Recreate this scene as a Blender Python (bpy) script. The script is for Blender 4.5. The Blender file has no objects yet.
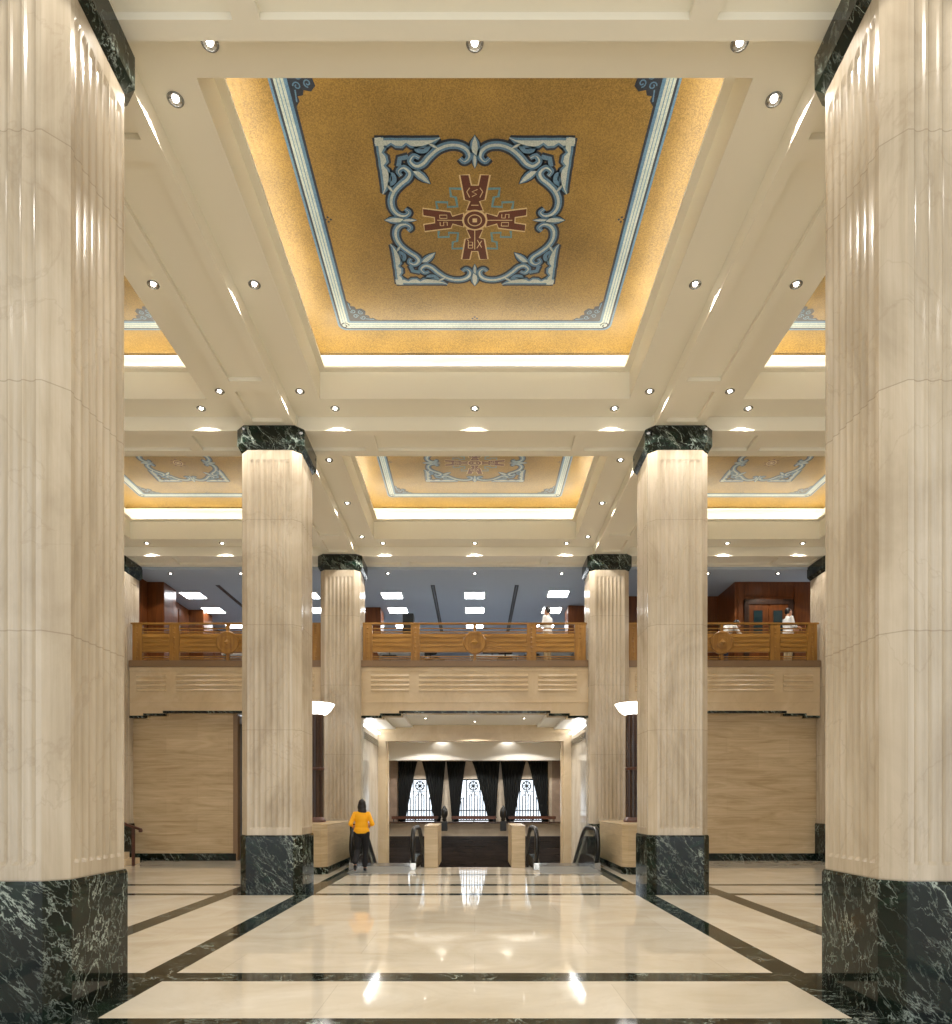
import bpy, bmesh, math, random
from mathutils import Vector, Matrix
PI = math.pi
random.seed(7)
S = bpy.context.scene
COL = S.collection

# ------------------------------------------------------------------ camera
cam = bpy.data.cameras.new('camera'); camo = bpy.data.objects.new('camera', cam); COL.objects.link(camo)
camo.location = (0, 0, 1.6); camo.rotation_euler = (PI/2, 0, 0)
cam.sensor_width = 36; cam.lens = 24.0; cam.shift_y = 290/1024; cam.shift_x = .0012; cam.clip_start = .05; cam.clip_end = 200
S.camera = camo
# ------------------------------------------------------------------ world (daylight from the open street side behind the camera)
W = bpy.data.worlds.new('world'); S.world = W; W.use_nodes = True
WB = W.node_tree.nodes['Background']; WB.inputs[0].default_value = (.93, .97, 1, 1); WB.inputs[1].default_value = 1.5
S.view_settings.view_transform = 'Standard'; S.view_settings.look = 'None'
S.view_settings.exposure = 0.3; S.view_settings.gamma = 1; S.view_settings.use_curve_mapping = False
SPOT_W = 78.0; COVE = 13.5; PANEL = 16.0; BULB = 14.0
WARM = (1, .95, .88)

# ------------------------------------------------------------------ materials
def lin(c):
    return tuple(((x/255)/12.92 if x/255 <= .04045 else ((x/255+.055)/1.055)**2.4) for x in c) + (1,)
class NT:
    def __init__(s, name):
        s.m = bpy.data.materials.new(name); s.m.use_nodes = True
        s.t = s.m.node_tree; s.b = s.t.nodes['Principled BSDF']
    def n(s, ty, **k):
        x = s.t.nodes.new(ty)
        for a, v in k.items():
            if a.startswith('i_'):
                x.inputs[a[2:].replace('_', ' ')].default_value = v
            else: setattr(x, a, v)
        return x
    def l(s, a, b): s.t.links.new(a, b)
    def ramp(s, stops, interp='LINEAR'):
        r = s.n('ShaderNodeValToRGB'); cr = r.color_ramp; cr.interpolation = interp
        while len(cr.elements) < len(stops): cr.elements.new(.5)
        for e, (p, c) in zip(cr.elements, stops): e.position = p; e.color = c
        return r
    def coord(s, scale=(1, 1, 1), rot=(0, 0, 0)):
        g = s.n('ShaderNodeNewGeometry'); mp = s.n('ShaderNodeMapping')
        mp.inputs['Scale'].default_value = scale; mp.inputs['Rotation'].default_value = rot
        s.l(g.outputs['Position'], mp.inputs[0]); return mp.outputs[0]
    def mix(s, f, a, b, blend='MIX'):
        m = s.n('ShaderNodeMix', data_type='RGBA', blend_type=blend)
        for sock, v in ((m.inputs[0], f), (m.inputs[6], a), (m.inputs[7], b)):
            if hasattr(v, 'links'): s.l(v, sock)
            else: sock.default_value = v
        return m.outputs[2]
    def math(s, op, a, b=None, c=None):
        m = s.n('ShaderNodeMath', operation=op)
        for i, v in enumerate((a, b, c)):
            if v is None: continue
            if hasattr(v, 'links'): s.l(v, m.inputs[i])
            else: m.inputs[i].default_value = v
        return m.outputs[0]
def flat(name, c, rough=.5, metal=0, emit=None, es=0, coat=0):
    t = NT(name); t.b.inputs['Base Color'].default_value = lin(c); t.b.inputs['Roughness'].default_value = rough
    t.b.inputs['Metallic'].default_value = metal; t.b.inputs['Coat Weight'].default_value = coat
    if emit: t.b.inputs['Emission Color'].default_value = tuple(emit)+(1,) if len(emit) == 3 else emit; t.b.inputs['Emission Strength'].default_value = es
    return t.m
def stone(name, base, dark, light, rough, scale, vein=.25, seam=None, brick=None, streak=None):
    t = NT(name); co = t.coord(scale)
    n1 = t.n('ShaderNodeTexNoise', i_Scale=1.0, i_Detail=8.0, i_Roughness=.6, i_Distortion=1.2); t.l(co, n1.inputs['Vector'])
    r = t.ramp([(.3, lin(dark)), (.5, lin(base)), (.72, lin(light))]); t.l(n1.outputs[0], r.inputs[0]); c = r.outputs[0]
    if streak:
        n3 = t.n('ShaderNodeTexNoise', i_Scale=1.0, i_Detail=6.0, i_Roughness=.65); t.l(t.coord(streak), n3.inputs['Vector'])
        r3 = t.ramp([(.35, (.80, .78, .74, 1)), (.6, (1, 1, 1, 1))]); t.l(n3.outputs[0], r3.inputs[0])
        c = t.mix(.8, c, r3.outputs[0], 'MULTIPLY')
    if vein:
        v = t.n('ShaderNodeTexNoise', i_Scale=1.6, i_Detail=9.0, i_Roughness=.55, i_Distortion=1.0); t.l(t.coord((.7, .7, .5), (0, .6, 0)), v.inputs['Vector'])
        a = t.math('ABSOLUTE', t.math('SUBTRACT', v.outputs[0], .5))
        rr = t.ramp([(0, (1, 1, 1, 1)), (.012, (0, 0, 0, 1))]); t.l(a, rr.inputs[0])
        c = t.mix(t.math('MULTIPLY', rr.outputs[0], vein), c, lin((150, 130, 108)))
    if seam:
        g = t.n('ShaderNodeNewGeometry'); sx = t.n('ShaderNodeSeparateXYZ'); t.l(g.outputs['Position'], sx.inputs[0])
        q = t.math('MODULO', t.math('ADD', t.math('SUBTRACT', sx.outputs[2], seam[0]), seam[1]*10), seam[1])
        c = t.mix(t.math('MULTIPLY', t.math('LESS_THAN', q, .009), .32), c, lin((95, 80, 62)))
        fl = t.math('FLOOR', t.math('DIVIDE', t.math('SUBTRACT', sx.outputs[2], seam[0]), seam[1]))
        wn = t.n('ShaderNodeTexWhiteNoise', noise_dimensions='2D'); cb = t.n('ShaderNodeCombineXYZ'); t.l(fl, cb.inputs[0])
        t.l(t.math('FLOOR', t.math('MULTIPLY', sx.outputs[0], .3)), cb.inputs[1]); t.l(cb.outputs[0], wn.inputs['Vector'])
        c = t.mix(1.0, c, t.mix(wn.outputs[0], (.93, .93, .93, 1), (1, 1, 1, 1)), 'MULTIPLY')
    if brick:
        bk = t.n('ShaderNodeTexBrick', offset=.5); g = t.n('ShaderNodeNewGeometry'); sx = t.n('ShaderNodeSeparateXYZ'); t.l(g.outputs['Position'], sx.inputs[0])
        cb = t.n('ShaderNodeCombineXYZ')
        t.l(t.math('ADD', sx.outputs[0], sx.outputs[1]) if brick[2] == 'v' else sx.outputs[0], cb.inputs[0]); t.l(sx.outputs[2] if brick[2] == 'v' else sx.outputs[1], cb.inputs[1])
        t.l(cb.outputs[0], bk.inputs['Vector'])
        bk.inputs['Scale'].default_value = 1; bk.inputs['Brick Width'].default_value = brick[0]; bk.inputs['Row Height'].default_value = brick[1]
        bk.inputs['Mortar Size'].default_value = .003; bk.inputs['Color1'].default_value = (.93, .92, .9, 1); bk.inputs['Color2'].default_value = (1, 1, 1, 1)
        bk.inputs['Mortar'].default_value = (.80, .79, .77, 1)
        c = t.mix(1.0, c, bk.outputs[0], 'MULTIPLY')
    t.l(c, t.b.inputs['Base Color']); t.b.inputs['Roughness'].default_value = rough
    return t.m
def green(name, scale=1.0):
    t = NT(name); co = t.coord((scale, scale, scale), (.3, .5, .2))
    n = t.n('ShaderNodeTexNoise', i_Scale=2.6, i_Detail=7.0, i_Roughness=.65, i_Distortion=.7); t.l(co, n.inputs['Vector'])
    base = t.ramp([(.33, lin((5, 10, 7))), (.55, lin((13, 26, 19))), (.75, lin((30, 52, 40)))]); t.l(n.outputs[0], base.inputs[0]); c = base.outputs[0]
    for sc, w, st, rot, kk in ((1.7, .008, .8, (.2, .65, .1), 1.3), (3.6, .012, .42, (-.2, .9, .4), 2.2), (7.0, .016, .30, (.3, .5, -.3), 3.1)):
        v = t.n('ShaderNodeTexNoise', i_Scale=sc, i_Detail=8.0, i_Roughness=.6, i_Distortion=.35)
        mp = t.n('ShaderNodeMapping'); mp.inputs['Rotation'].default_value = rot; t.l(t.coord((scale, scale, scale)), mp.inputs[0])
        m2 = t.n('ShaderNodeMapping'); m2.inputs['Scale'].default_value = (1.5, 1.5, .38); t.l(mp.outputs[0], m2.inputs[0]); t.l(m2.outputs[0], v.inputs['Vector'])
        a = t.math('ABSOLUTE', t.math('SUBTRACT', v.outputs[0], .5))
        rr = t.ramp([(0, (1, 1, 1, 1)), (w, (0, 0, 0, 1))]); t.l(a, rr.inputs[0])
        k = t.n('ShaderNodeTexNoise', i_Scale=kk, i_Detail=3.0); t.l(m2.outputs[0], k.inputs['Vector'])
        kr = t.ramp([(.44, (0, 0, 0, 1)), (.56, (1, 1, 1, 1))]); t.l(k.outputs[0], kr.inputs[0])
        c = t.mix(t.math('MULTIPLY', t.math('MULTIPLY', rr.outputs[0], kr.outputs[0]), st), c, lin((190, 202, 190)))
    t.l(c, t.b.inputs['Base Color']); t.b.inputs['Roughness'].default_value = .07; t.b.inputs['Specular IOR Level'].default_value = .32
    return t.m
def mosaic(name, c1, c2, rough=.38, metal=.0, scale=85):
    t = NT(name); v = t.n('ShaderNodeTexVoronoi', i_Scale=scale, i_Randomness=.5); t.l(t.coord(), v.inputs['Vector'])
    sp = t.n('ShaderNodeSeparateColor'); t.l(v.outputs['Color'], sp.inputs[0])
    n = t.n('ShaderNodeTexNoise', i_Scale=1.3, i_Detail=4.0); t.l(t.coord(), n.inputs['Vector'])
    f = t.math('ADD', t.math('MULTIPLY', sp.outputs[0], .42), t.math('MULTIPLY', n.outputs[0], .68))
    r = t.ramp([(.2, lin(c1)), (.85, lin(c2))]); t.l(f, r.inputs[0]); t.l(r.outputs[0], t.b.inputs['Base Color'])
    t.b.inputs['Roughness'].default_value = rough; t.b.inputs['Metallic'].default_value = metal
    return t.m
def wood(name, c1, c2, rough=.3, axis='z'):
    t = NT(name); sc = {'z': (9, 9, .8), 'x': (.8, 9, 9), 'y': (9, .8, 9)}[axis]
    n = t.n('ShaderNodeTexNoise', i_Scale=1.5, i_Detail=6.0, i_Distortion=.6); t.l(t.coord(sc), n.inputs['Vector'])
    r = t.ramp([(.3, lin(c1)), (.7, lin(c2))]); t.l(n.outputs[0], r.inputs[0]); t.l(r.outputs[0], t.b.inputs['Base Color'])
    t.b.inputs['Roughness'].default_value = rough
    return t.m
M = {}
M['shaft'] = stone('shaft_marble', (198, 184, 162), (178, 163, 141), (212, 200, 181), .16, (1.2, 1.2, .5), .2, seam=(1.02, 1.83), streak=(14, 14, .35))
M['travertine'] = stone('travertine', (204, 182, 146), (184, 160, 124), (218, 198, 165), .3, (.7, .7, 5), 0, brick=(1.7, .42, 'v'), streak=(.9, .9, 45))
M['stone'] = stone('cream_stone', (212, 190, 155), (203, 180, 145), (222, 203, 172), .25, (1, 1, 1), .1)
M['floor'] = stone('floor_marble', (220, 210, 191), (208, 196, 174), (232, 224, 209), .04, (.7, 1.1, 1), .05, brick=(2.4, 1.2, 'h'))
M['reveal'] = stone('reveal_marble', (208, 202, 190), (184, 176, 164), (226, 222, 212), .08, (1, 1, .6), .3)
M['green'] = green('green_marble'); M['greenf'] = green('green_floor_marble', .8)
M['paint'] = flat('cream_paint', (236, 230, 212), .55)
M['paintw'] = flat('white_paint', (240, 237, 228), .5)
M['gold'] = mosaic('gold_mosaic', (104, 82, 36), (166, 134, 68), .38, .0)
M['navy'] = mosaic('navy_mosaic', (16, 24, 40), (40, 52, 72)); M['blue'] = mosaic('blue_mosaic', (66, 106, 146), (102, 140, 170))
M['pale'] = mosaic('pale_mosaic', (150, 166, 168), (196, 206, 204)); M['brown'] = mosaic('brown_mosaic', (72, 28, 18), (104, 48, 32))
M['tan'] = mosaic('tan_mosaic', (196, 172, 124), (220, 200, 158)); M['teal'] = mosaic('teal_mosaic', (76, 122, 138), (108, 150, 160))
M['bronze'] = wood('golden_oak', (142, 100, 40), (182, 136, 66), .32, 'x'); M['bronzev'] = wood('carved_oak', (132, 92, 36), (168, 122, 56), .35)
M['wood'] = wood('mahogany', (84, 44, 16), (120, 66, 28), .28); M['darkwood'] = wood('dark_wood', (44, 30, 24), (66, 46, 36), .25)
M['dado'] = wood('dark_panel_wood', (30, 25, 24), (50, 42, 40), .25, 'x'); M['railwood'] = wood('rail_wood', (64, 34, 22), (94, 52, 34), .35, 'x')
M['ledge'] = flat('ledge_stone', (132, 106, 78), .3)
M['black'] = flat('black_rubber', (14, 15, 16), .3); M['steel'] = flat('steel', (150, 154, 156), .25, 1); M['chrome'] = flat('chrome', (205, 208, 212), .12, 1)
M['plate'] = flat('landing_plate', (140, 142, 140), .35, .6)
M['velvet'] = flat('curtain_velvet', (4, 8, 10), .9)
M['bulb'] = flat('bulb', (255, 255, 255), .5, 0, (1, .93, .82), BULB)
M['cove'] = flat('cove_tube', (255, 245, 220), .5, 0, (1, .91, .73), COVE)
M['vcove'] = flat('vestibule_tube', (255, 250, 240), .5, 0, (.95, .97, 1), 11)
M['panel'] = flat('light_panel', (255, 255, 255), .5, 0, (.95, .97, 1), PANEL)
M['shade'] = flat('shade_glass', (255, 250, 240), .4, 0, (1, .96, .9), 3.0)
M['mezz'] = flat('grey_ceiling', (172, 184, 198), .6); M['mezzwall'] = flat('grey_wall', (150, 150, 152), .6)
M['slot'] = flat('dark_slot', (30, 32, 36), .5)
M['tile'] = stone('grey_brown_tile', (150, 132, 118), (128, 112, 100), (170, 154, 140), .3, (1, 1, 1), .1, brick=(.9, .6, 'v'))
M['farstone'] = stone('far_wall_stone', (196, 184, 166), (180, 166, 148), (212, 202, 186), .35, (1, 1, 1), .1, brick=(1.2, .5, 'v'))
M['pane'] = flat('daylit_pane', (235, 242, 250), .3, 0, (.80, .90, 1), 1.25)
M['grille'] = flat('iron_grille', (22, 26, 32), .4, .3)
M['skin'] = flat('skin', (196, 146, 116), .5); M['hair'] = flat('dark_hair', (24, 18, 16), .45)
M['yellow'] = flat('yellow_cloth', (250, 178, 14), .7); M['blackcloth'] = flat('black_cloth', (20, 20, 24), .8); M['whitecloth'] = flat('white_cloth', (228, 228, 226), .8)
M['khaki'] = flat('khaki_cloth', (176, 158, 124), .8); M['doorglass'] = flat('teal_glass', (28, 52, 58), .08)
M['navycloth'] = flat('navy_cloth', (40, 46, 66), .8)
g = NT('clear_glass'); g.b.inputs['Transmission Weight'].default_value = 1; g.b.inputs['Roughness'].default_value = .02; g.b.inputs['IOR'].default_value = 1.3
g.b.inputs['Base Color'].default_value = (.72, .82, .8, 1); M['glass'] = g.m

# ------------------------------------------------------------------ helpers
class MB:
    def __init__(s): s.v = []; s.f = []; s.mi = []; s.sm = []
    def add(s, vs, fs, mi=0, smooth=False):
        o = len(s.v); s.v += [tuple(v) for v in vs]; s.f += [tuple(i+o for i in f) for f in fs]; s.mi += [mi]*len(fs); s.sm += [smooth]*len(fs); return s
    def box(s, x0, x1, y0, y1, z0, z1, mi=0):
        v = [(x, y, z) for x in (x0, x1) for y in (y0, y1) for z in (z0, z1)]
        return s.add(v, [(0, 1, 3, 2), (4, 6, 7, 5), (0, 4, 5, 1), (2, 3, 7, 6), (0, 2, 6, 4), (1, 5, 7, 3)], mi)
    def bev(s, x0, x1, y0, y1, z0, z1, b=.01, mi=0):      # box with chamfered edges
        bm = bmesh.new(); bmesh.ops.create_cube(bm, size=1)
        for v in bm.verts: v.co = Vector(((x0+x1)/2+v.co.x*(x1-x0), (y0+y1)/2+v.co.y*(y1-y0), (z0+z1)/2+v.co.z*(z1-z0)))
        bmesh.ops.bevel(bm, geom=bm.edges[:], offset=b, segments=2, affect='EDGES')
        bm.verts.index_update(); s.add([v.co for v in bm.verts], [[v.index for v in f.verts] for f in bm.faces], mi); bm.free(); return s
    def quad(s, a, b, c, d, mi=0): return s.add([a, b, c, d], [(0, 1, 2, 3)], mi)
    def rings(s, rs, cap0=True, cap1=True, mi=0, smooth=False, closed=True):
        n = len(rs[0]); vs = [p for r in rs for p in r]; fs = []
        for k in range(len(rs)-1):
            for i in range(n if closed else n-1):
                j = (i+1) % n; fs.append((k*n+i, k*n+j, (k+1)*n+j, (k+1)*n+i))
        s.add(vs, fs, mi, smooth)
        if cap0: s.add(rs[0], [tuple(range(n))[::-1]], mi)
        if cap1: s.add(rs[-1], [tuple(range(n))], mi)
        return s
    def lathe(s, prof, cx=0, cy=0, n=24, mi=0, cap=True, smooth=True, z=0):
        return s.rings([[(cx+r*math.cos(2*PI*i/n), cy+r*math.sin(2*PI*i/n), z+h) for i in range(n)] for r, h in prof], cap, cap, mi, smooth)
    def tube(s, pts, r, n=8, mi=0, closed=False, rs=None):
        pts = [Vector(p) for p in pts]; out = []; up = None; m = len(pts)
        for i, p in enumerate(pts):
            a = pts[(i-1) % m] if closed or i else pts[0]; b = pts[(i+1) % m] if closed or i < m-1 else pts[-1]
            d = (b-a).normalized()
            if up is None: up = Vector((0, 0, 1)) if abs(d.z) < .9 else Vector((1, 0, 0))
            x = d.cross(up); x.normalize(); y = x.cross(d); up = y
            q = rs[i] if rs else r
            out.append([p+x*q*math.cos(2*PI*k/n)+y*q*math.sin(2*PI*k/n) for k in range(n)])
        if closed: out.append(out[0])
        return s.rings(out, not closed, not closed, mi, True)
    def cap(s, p, r0, q, r1, n=12):       # tapered capsule
        p = Vector(p); q = Vector(q); d = q-p; L = max(d.length, 1e-5); d /= L
        x = d.orthogonal().normalized(); y = d.cross(x); rr = []
        for k in range(1, 5): a = PI/2*k/5; rr.append((p-d*r0*math.cos(a), r0*math.sin(a)))
        rr.append((p, r0)); rr.append((q, r1))
        for k in range(4, 0, -1): a = PI/2*k/5; rr.append((q+d*r1*math.cos(a), r1*math.sin(a)))
        return s.rings([[c+(x*math.cos(2*PI*i/n)+y*math.sin(2*PI*i/n))*r for i in range(n)] for c, r in rr], smooth=True)
    def ell(s, c, r, n=16, rot=None):
        c = Vector(c); R = rot or Matrix()
        return s.rings([[c+R@Vector((r[0]*math.sin(PI*k/(n//2))*math.cos(2*PI*i/n), r[1]*math.sin(PI*k/(n//2))*math.sin(2*PI*i/n), r[2]*math.cos(PI*k/(n//2)))) for i in range(n)][::-1] for k in [.15]+list(range(1, n//2))+[n//2-.15]], smooth=True)
    def prism(s, poly, y0, y1, mi=0):     # poly in (x,z)
        n = len(poly); a = [(x, y0, z) for x, z in poly]; b = [(x, y1, z) for x, z in poly]
        s.add(a+b, [tuple(range(n)), tuple(range(n, 2*n))[::-1]]+[(i, i+n, (i+1) % n+n, (i+1) % n) for i in range(n)], mi); return s
    def build(s, name, mats, parent=None, loc=(0, 0, 0), rz=0, fix=True):
        me = bpy.data.meshes.new(name); me.from_pydata(s.v, [], s.f)
        for m in (mats if isinstance(mats, (list, tuple)) else [mats]): me.materials.append(m)
        me.polygons.foreach_set('material_index', s.mi); me.polygons.foreach_set('use_smooth', s.sm)
        if fix:
            bm = bmesh.new(); bm.from_mesh(me); bmesh.ops.recalc_face_normals(bm, faces=bm.faces[:]); bm.to_mesh(me); bm.free()
        me.update(); o = bpy.data.objects.new(name, me); COL.objects.link(o); o.location = loc; o.rotation_euler.z = rz
        if parent: o.parent = parent
        return o
def tag(o, label, cat, group=None, kind=None):
    o['label'] = label; o['category'] = cat
    if group: o['group'] = group
    if kind: o['kind'] = kind
    return o
def thing(name, label, cat, loc=(0, 0, 0), group=None, rz=0):
    o = bpy.data.objects.new(name, None); COL.objects.link(o); o.location = loc; o.rotation_euler.z = rz; o.empty_display_size = .1
    return tag(o, label, cat, group)
def struct(mb, name, mats, label=None, parent=None, fix=True):
    o = mb.build(name, mats, parent, fix=fix); o['kind'] = 'structure'
    if label: o['label'] = label
    return o
def dup(root, loc, label, group=None, rz=None):
    r = root.copy(); COL.objects.link(r); r.location = loc; r['label'] = label
    if rz is not None: r.rotation_euler.z = rz
    if group: r['group'] = group
    for ch in list(root.children):
        c = ch.copy(); COL.objects.link(c); c.parent = r
        for g_ in list(ch.children):
            d = g_.copy(); COL.objects.link(d); d.parent = c
    return r

# ------------------------------------------------------------------ levels
ZA, ZB, ZP = 8.366, 8.12, 8.185
YB = [(5.0, 5.85), (11.99, 12.83), (18.1, 18.94)]      # lowest beams across the hall
YC = [(6.38, 11.46), (13.36, 17.57)]                   # coffer openings
XB = [(-10.21, -9.37), (-3.97, -3.13), (3.13, 3.97), (9.37, 10.21)]
XC = [(-8.87, -4.5), (-2.6, 2.6), (4.5, 8.87)]
YBACK = -4.0
# ceiling : a stepped height field
px_t = [(-9.2, -8.3), (-8.12, -5.25), (-5.05, -4.15), (-3.0, -2.02), (-1.79, 1.79), (2.02, 3.0), (4.15, 5.05), (5.25, 8.12), (8.3, 9.2)]
py_l = [(-.6, 1.0), (1.25, 4.2), (6.05, 6.72), (6.95, 10.58), (10.85, 11.7), (13.08, 13.9), (14.15, 16.75), (17.0, 17.8)]
YB2 = [(-1.9, -1.05)]+YB
def inr(v, L): return any(a < v < b for a, b in L)
def ceil_h(x, y):
    if inr(x, XC) and inr(y, YC): return None
    bt = inr(y, YB2); bl = inr(x, XB)
    if bt and not bl:
        c = [(a+b)/2 for a, b in YB2 if a < y < b][0]
        if abs(y-c) < .265 and inr(x, px_t): return ZP
        return ZB
    if bl and not bt:
        c = [(a+b)/2 for a, b in XB if a < x < b][0]
        if abs(x-c) < .265 and inr(y, py_l): return ZP
        return ZB
    if bt or bl: return ZB
    return ZA
def field(name, xs, ys, fn, label, mats, mat=None, up=False):
    xs = sorted(set(round(v, 4) for v in xs)); ys = sorted(set(round(v, 4) for v in ys)); mb = MB()
    H = [[fn((xs[i]+xs[i+1])/2, (ys[j]+ys[j+1])/2) for j in range(len(ys)-1)] for i in range(len(xs)-1)]
    for i in range(len(xs)-1):
        for j in range(len(ys)-1):
            h = H[i][j]
            if h is None: continue
            x0, x1, y0, y1 = xs[i], xs[i+1], ys[j], ys[j+1]
            mi = mat((x0+x1)/2, (y0+y1)/2) if mat else 0
            q = [(x0, y0, h), (x0, y1, h), (x1, y1, h), (x1, y0, h)]
            if up: q = q[::-1]
            mb.quad(*q, mi=mi)
            if i+1 < len(xs)-1 and H[i+1][j] is not None and H[i+1][j] != h:
                k = H[i+1][j]; mb.quad((x1, y0, h), (x1, y1, h), (x1, y1, k), (x1, y0, k))
            if j+1 < len(ys)-1 and H[i][j+1] is not None and H[i][j+1] != h:
                k = H[i][j+1]; mb.quad((x0, y1, h), (x1, y1, h), (x1, y1, k), (x0, y1, k))
    return struct(mb, name, mats, label, fix=False)
xs = [-10.9, 10.9]+[v for p in XB+XC+px_t for v in p]+[(a+b)/2+d for a, b in XB for d in (-.265, .265)]
ys = [YBACK]+[v for p in YB2+YC+py_l for v in p]+[(a+b)/2+d for a, b in YB2 for d in (-.265, .265)]
field('ceiling', xs, ys, ceil_h, 'cream painted ceiling of crossing beams with recessed soffit panels', M['paint'])

w = MB(); w.box(-11, 11, YBACK, 19.2, 9.55, 9.7); struct(w, 'ceiling_slab', M['paint'], 'roof slab over the coffered ceiling')
# ------------------------------------------------------------------ floor
bx = [(-10.3, -10.05), (-4.45, -4.15), (-3.09, -2.79), (2.79, 3.09), (4.15, 4.45), (10.05, 10.3)]
by = [(-1.9, -1.6), (4.75, 5.05), (6.09, 6.39), (11.71, 11.95), (13.05, 13.3)]
WELL = (16.75, 3.2)
def fmat(x, y):
    if inr(y, by): return 1
    if inr(x, bx) and y < 16.9: return 1
    if 14.9 < y < 15.08 and abs(x) < 2.79: return 1
    return 0
field('floor', [-10.9, 10.9, -WELL[1], WELL[1]]+[v for p in bx for v in p], [YBACK, 18.65, WELL[0], 14.9, 15.08]+[v for p in by for v in p],
      lambda x, y: None if (abs(x) < WELL[1] and y > WELL[0]) else 0.0, 'polished cream marble floor inlaid with green marble bands', [M['floor'], M['greenf']], fmat, True)

# ------------------------------------------------------------------ columns
CW, CC = 1.06, .135
def octo(w, c, z):
    h = w/2; k = h-c
    return [(-k, -h, z), (k, -h, z), (h, -k, z), (h, k, z), (k, h, z), (-k, h, z), (-h, k, z), (-h, -k, z)]
def fluted(w, c, z, depth, nf=7, fw=.084, gap=.018):
    h = w/2; k = h-c; tot = nf*fw+(nf-1)*gap; face = [(-k, 0.0)]; s = -tot/2
    for i in range(nf):
        a = s+i*(fw+gap)
        for t in range(7):
            u = t/6; face.append((a+u*fw, depth*math.sin(PI*u)**.8 if 0 < u < 1 else 0.0))
    face.append((k, 0.0)); out = []
    for r in range(4):
        ca, sa = math.cos(r*PI/2), math.sin(r*PI/2)
        for u, d in face: x, y = u, -(h-d); out.append((x*ca-y*sa, x*sa+y*ca, z))
    return out
def make_column(loc, label, group):
    t = thing('column', label, 'column', loc, group)
    b = MB(); w = CW+.03
    b.rings([octo(w, CC, 0), octo(w, CC, .995), octo(w-.02, CC, 1.02)], True, True); b.build('base', M['green'], t)
    sh = MB(); w = CW-.01
    zs = [(1.02, 0), (1.135, 0), (1.165, .019), (7.50, .019), (7.56, 0), (7.74, 0)]
    sh.rings([fluted(w, CC, z, d) for z, d in zs], True, True); sh.build('shaft', M['shaft'], t)
    c = MB(); w = CW+.115
    c.rings([octo(CW-.0, CC, 7.72), octo(w, CC, 7.82), octo(w, CC, 8.10), octo(w-.03, CC, 8.125)], True, True); c.build('capital', M['green'], t)
    i = MB(); i.box(-.46, .46, -.46, .46, 8.12, 8.40); i.build('impost_block', M['paint'], t)
    return t
cx1, cx2 = 3.565, 9.82; cys = [5.51, 12.39, 18.52]
spec = [(-3.555, cys[0], 'near left fluted marble column, largest on the left, on dark green base'), (3.555, cys[0], 'near right fluted marble column, largest on the right, on dark green base'),
        (-cx1, cys[1], 'middle left fluted column with green capital and whole green base in view'), (cx1, cys[1], 'middle right fluted column with green capital and whole green base in view'),
        (-cx1, cys[2], 'far left fluted column beside the central balcony, behind the woman in yellow'), (cx1, cys[2], 'far right fluted column beside the central balcony, above the right escalator'),
        (-cx2, cys[2], 'outermost left far column, sliver seen beside left balcony rail end'), (cx2, cys[2], 'outermost right far column, sliver seen beside right balcony rail end')]
col0 = None
for x, y, lb in spec:
    if col0 is None: col0 = make_column((x, y, 0), lb, 'fluted marble columns')
    else: dup(col0, (x, y, 0), lb)

# ------------------------------------------------------------------ coffers with gold mosaic vaults
ZL0, ZL1, ZG = 8.82, 9.04, 9.35
def ribbon(mb, pts, w, z, mi, closed=False, ws=None):
    n = len(pts); L = []; R = []
    for i in range(n):
        a = pts[(i-1) % n] if (closed or i) else pts[0]; b = pts[(i+1) % n] if (closed or i < n-1) else pts[-1]
        dx, dy = b[0]-a[0], b[1]-a[1]; l = math.hypot(dx, dy) or 1; nx, ny = -dy/l, dx/l
        q = (ws[i] if ws else w)/2; L.append((pts[i][0]+nx*q, pts[i][1]+ny*q, z)); R.append((pts[i][0]-nx*q, pts[i][1]-ny*q, z))
    fs = [(i, (i+1) % n, n+(i+1) % n, n+i) for i in range(n if closed else n-1)]
    mb.add(L+R, fs, mi)
def poly2(mb, pts, z, mi): mb.add([(x, y, z) for x, y in pts], [tuple(range(len(pts)))], mi)
def bez(pts, n=10):
    out = []; P = [pts[0]]+list(pts)+[pts[-1]]
    for i in range(1, len(P)-2):
        for k in range(n):
            t = k/n; r = []
            for d in (0, 1):
                a, b, c, e = P[i-1][d], P[i][d], P[i+1][d], P[i+2][d]
                r.append(.5*(2*b+(-a+c)*t+(2*a-5*b+4*c-e)*t*t+(-a+3*b-3*c+e)*t**3))
            out.append(tuple(r))
    return out+[pts[-1]]
def spiral(cx, cy, r, a0, turns, n=26): return [(cx+r*(1-.72*i/n)*math.cos(a0+turns*2*PI*i/n), cy+r*(1-.72*i/n)*math.sin(a0+turns*2*PI*i/n)) for i in range(n+1)]
def scroll(T, mb, pts, w, ws=None):        # three layered inlays: navy outline, blue body, pale heart
    for e, z, mi in ((.062, .001, 0), (.004, .002, 1), (-.056, .003, 2)):
        q = [max(.006, a+e) for a in ws] if ws else None
        if w+e > .005: ribbon(mb, [T(p) for p in pts], w+e, -z, mi, ws=q)
def leaf(T, mb, base, tip, w):
    bx_, by_ = base; tx, ty = tip; dx, dy = tx-bx_, ty-by_; l = math.hypot(dx, dy); nx, ny = -dy/l, dx/l
    for e, z, mi in ((1.0, .001, 0), (.74, .002, 1), (.4, .003, 2)):
        pts = []
        for s, ts in ((1, (0, .2, .45, .7, 1)), (-1, (.7, .45, .2))):
            for t in ts: q = w*e*(.35+1.3*t-1.65*t*t) if t < 1 else 0; f = .5+(t-.5)*(.8+.2*e); pts.append(T((bx_+dx*f+nx*s*q, by_+dy*f+ny*s*q)))
        poly2(mb, pts, -z, mi)
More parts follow.
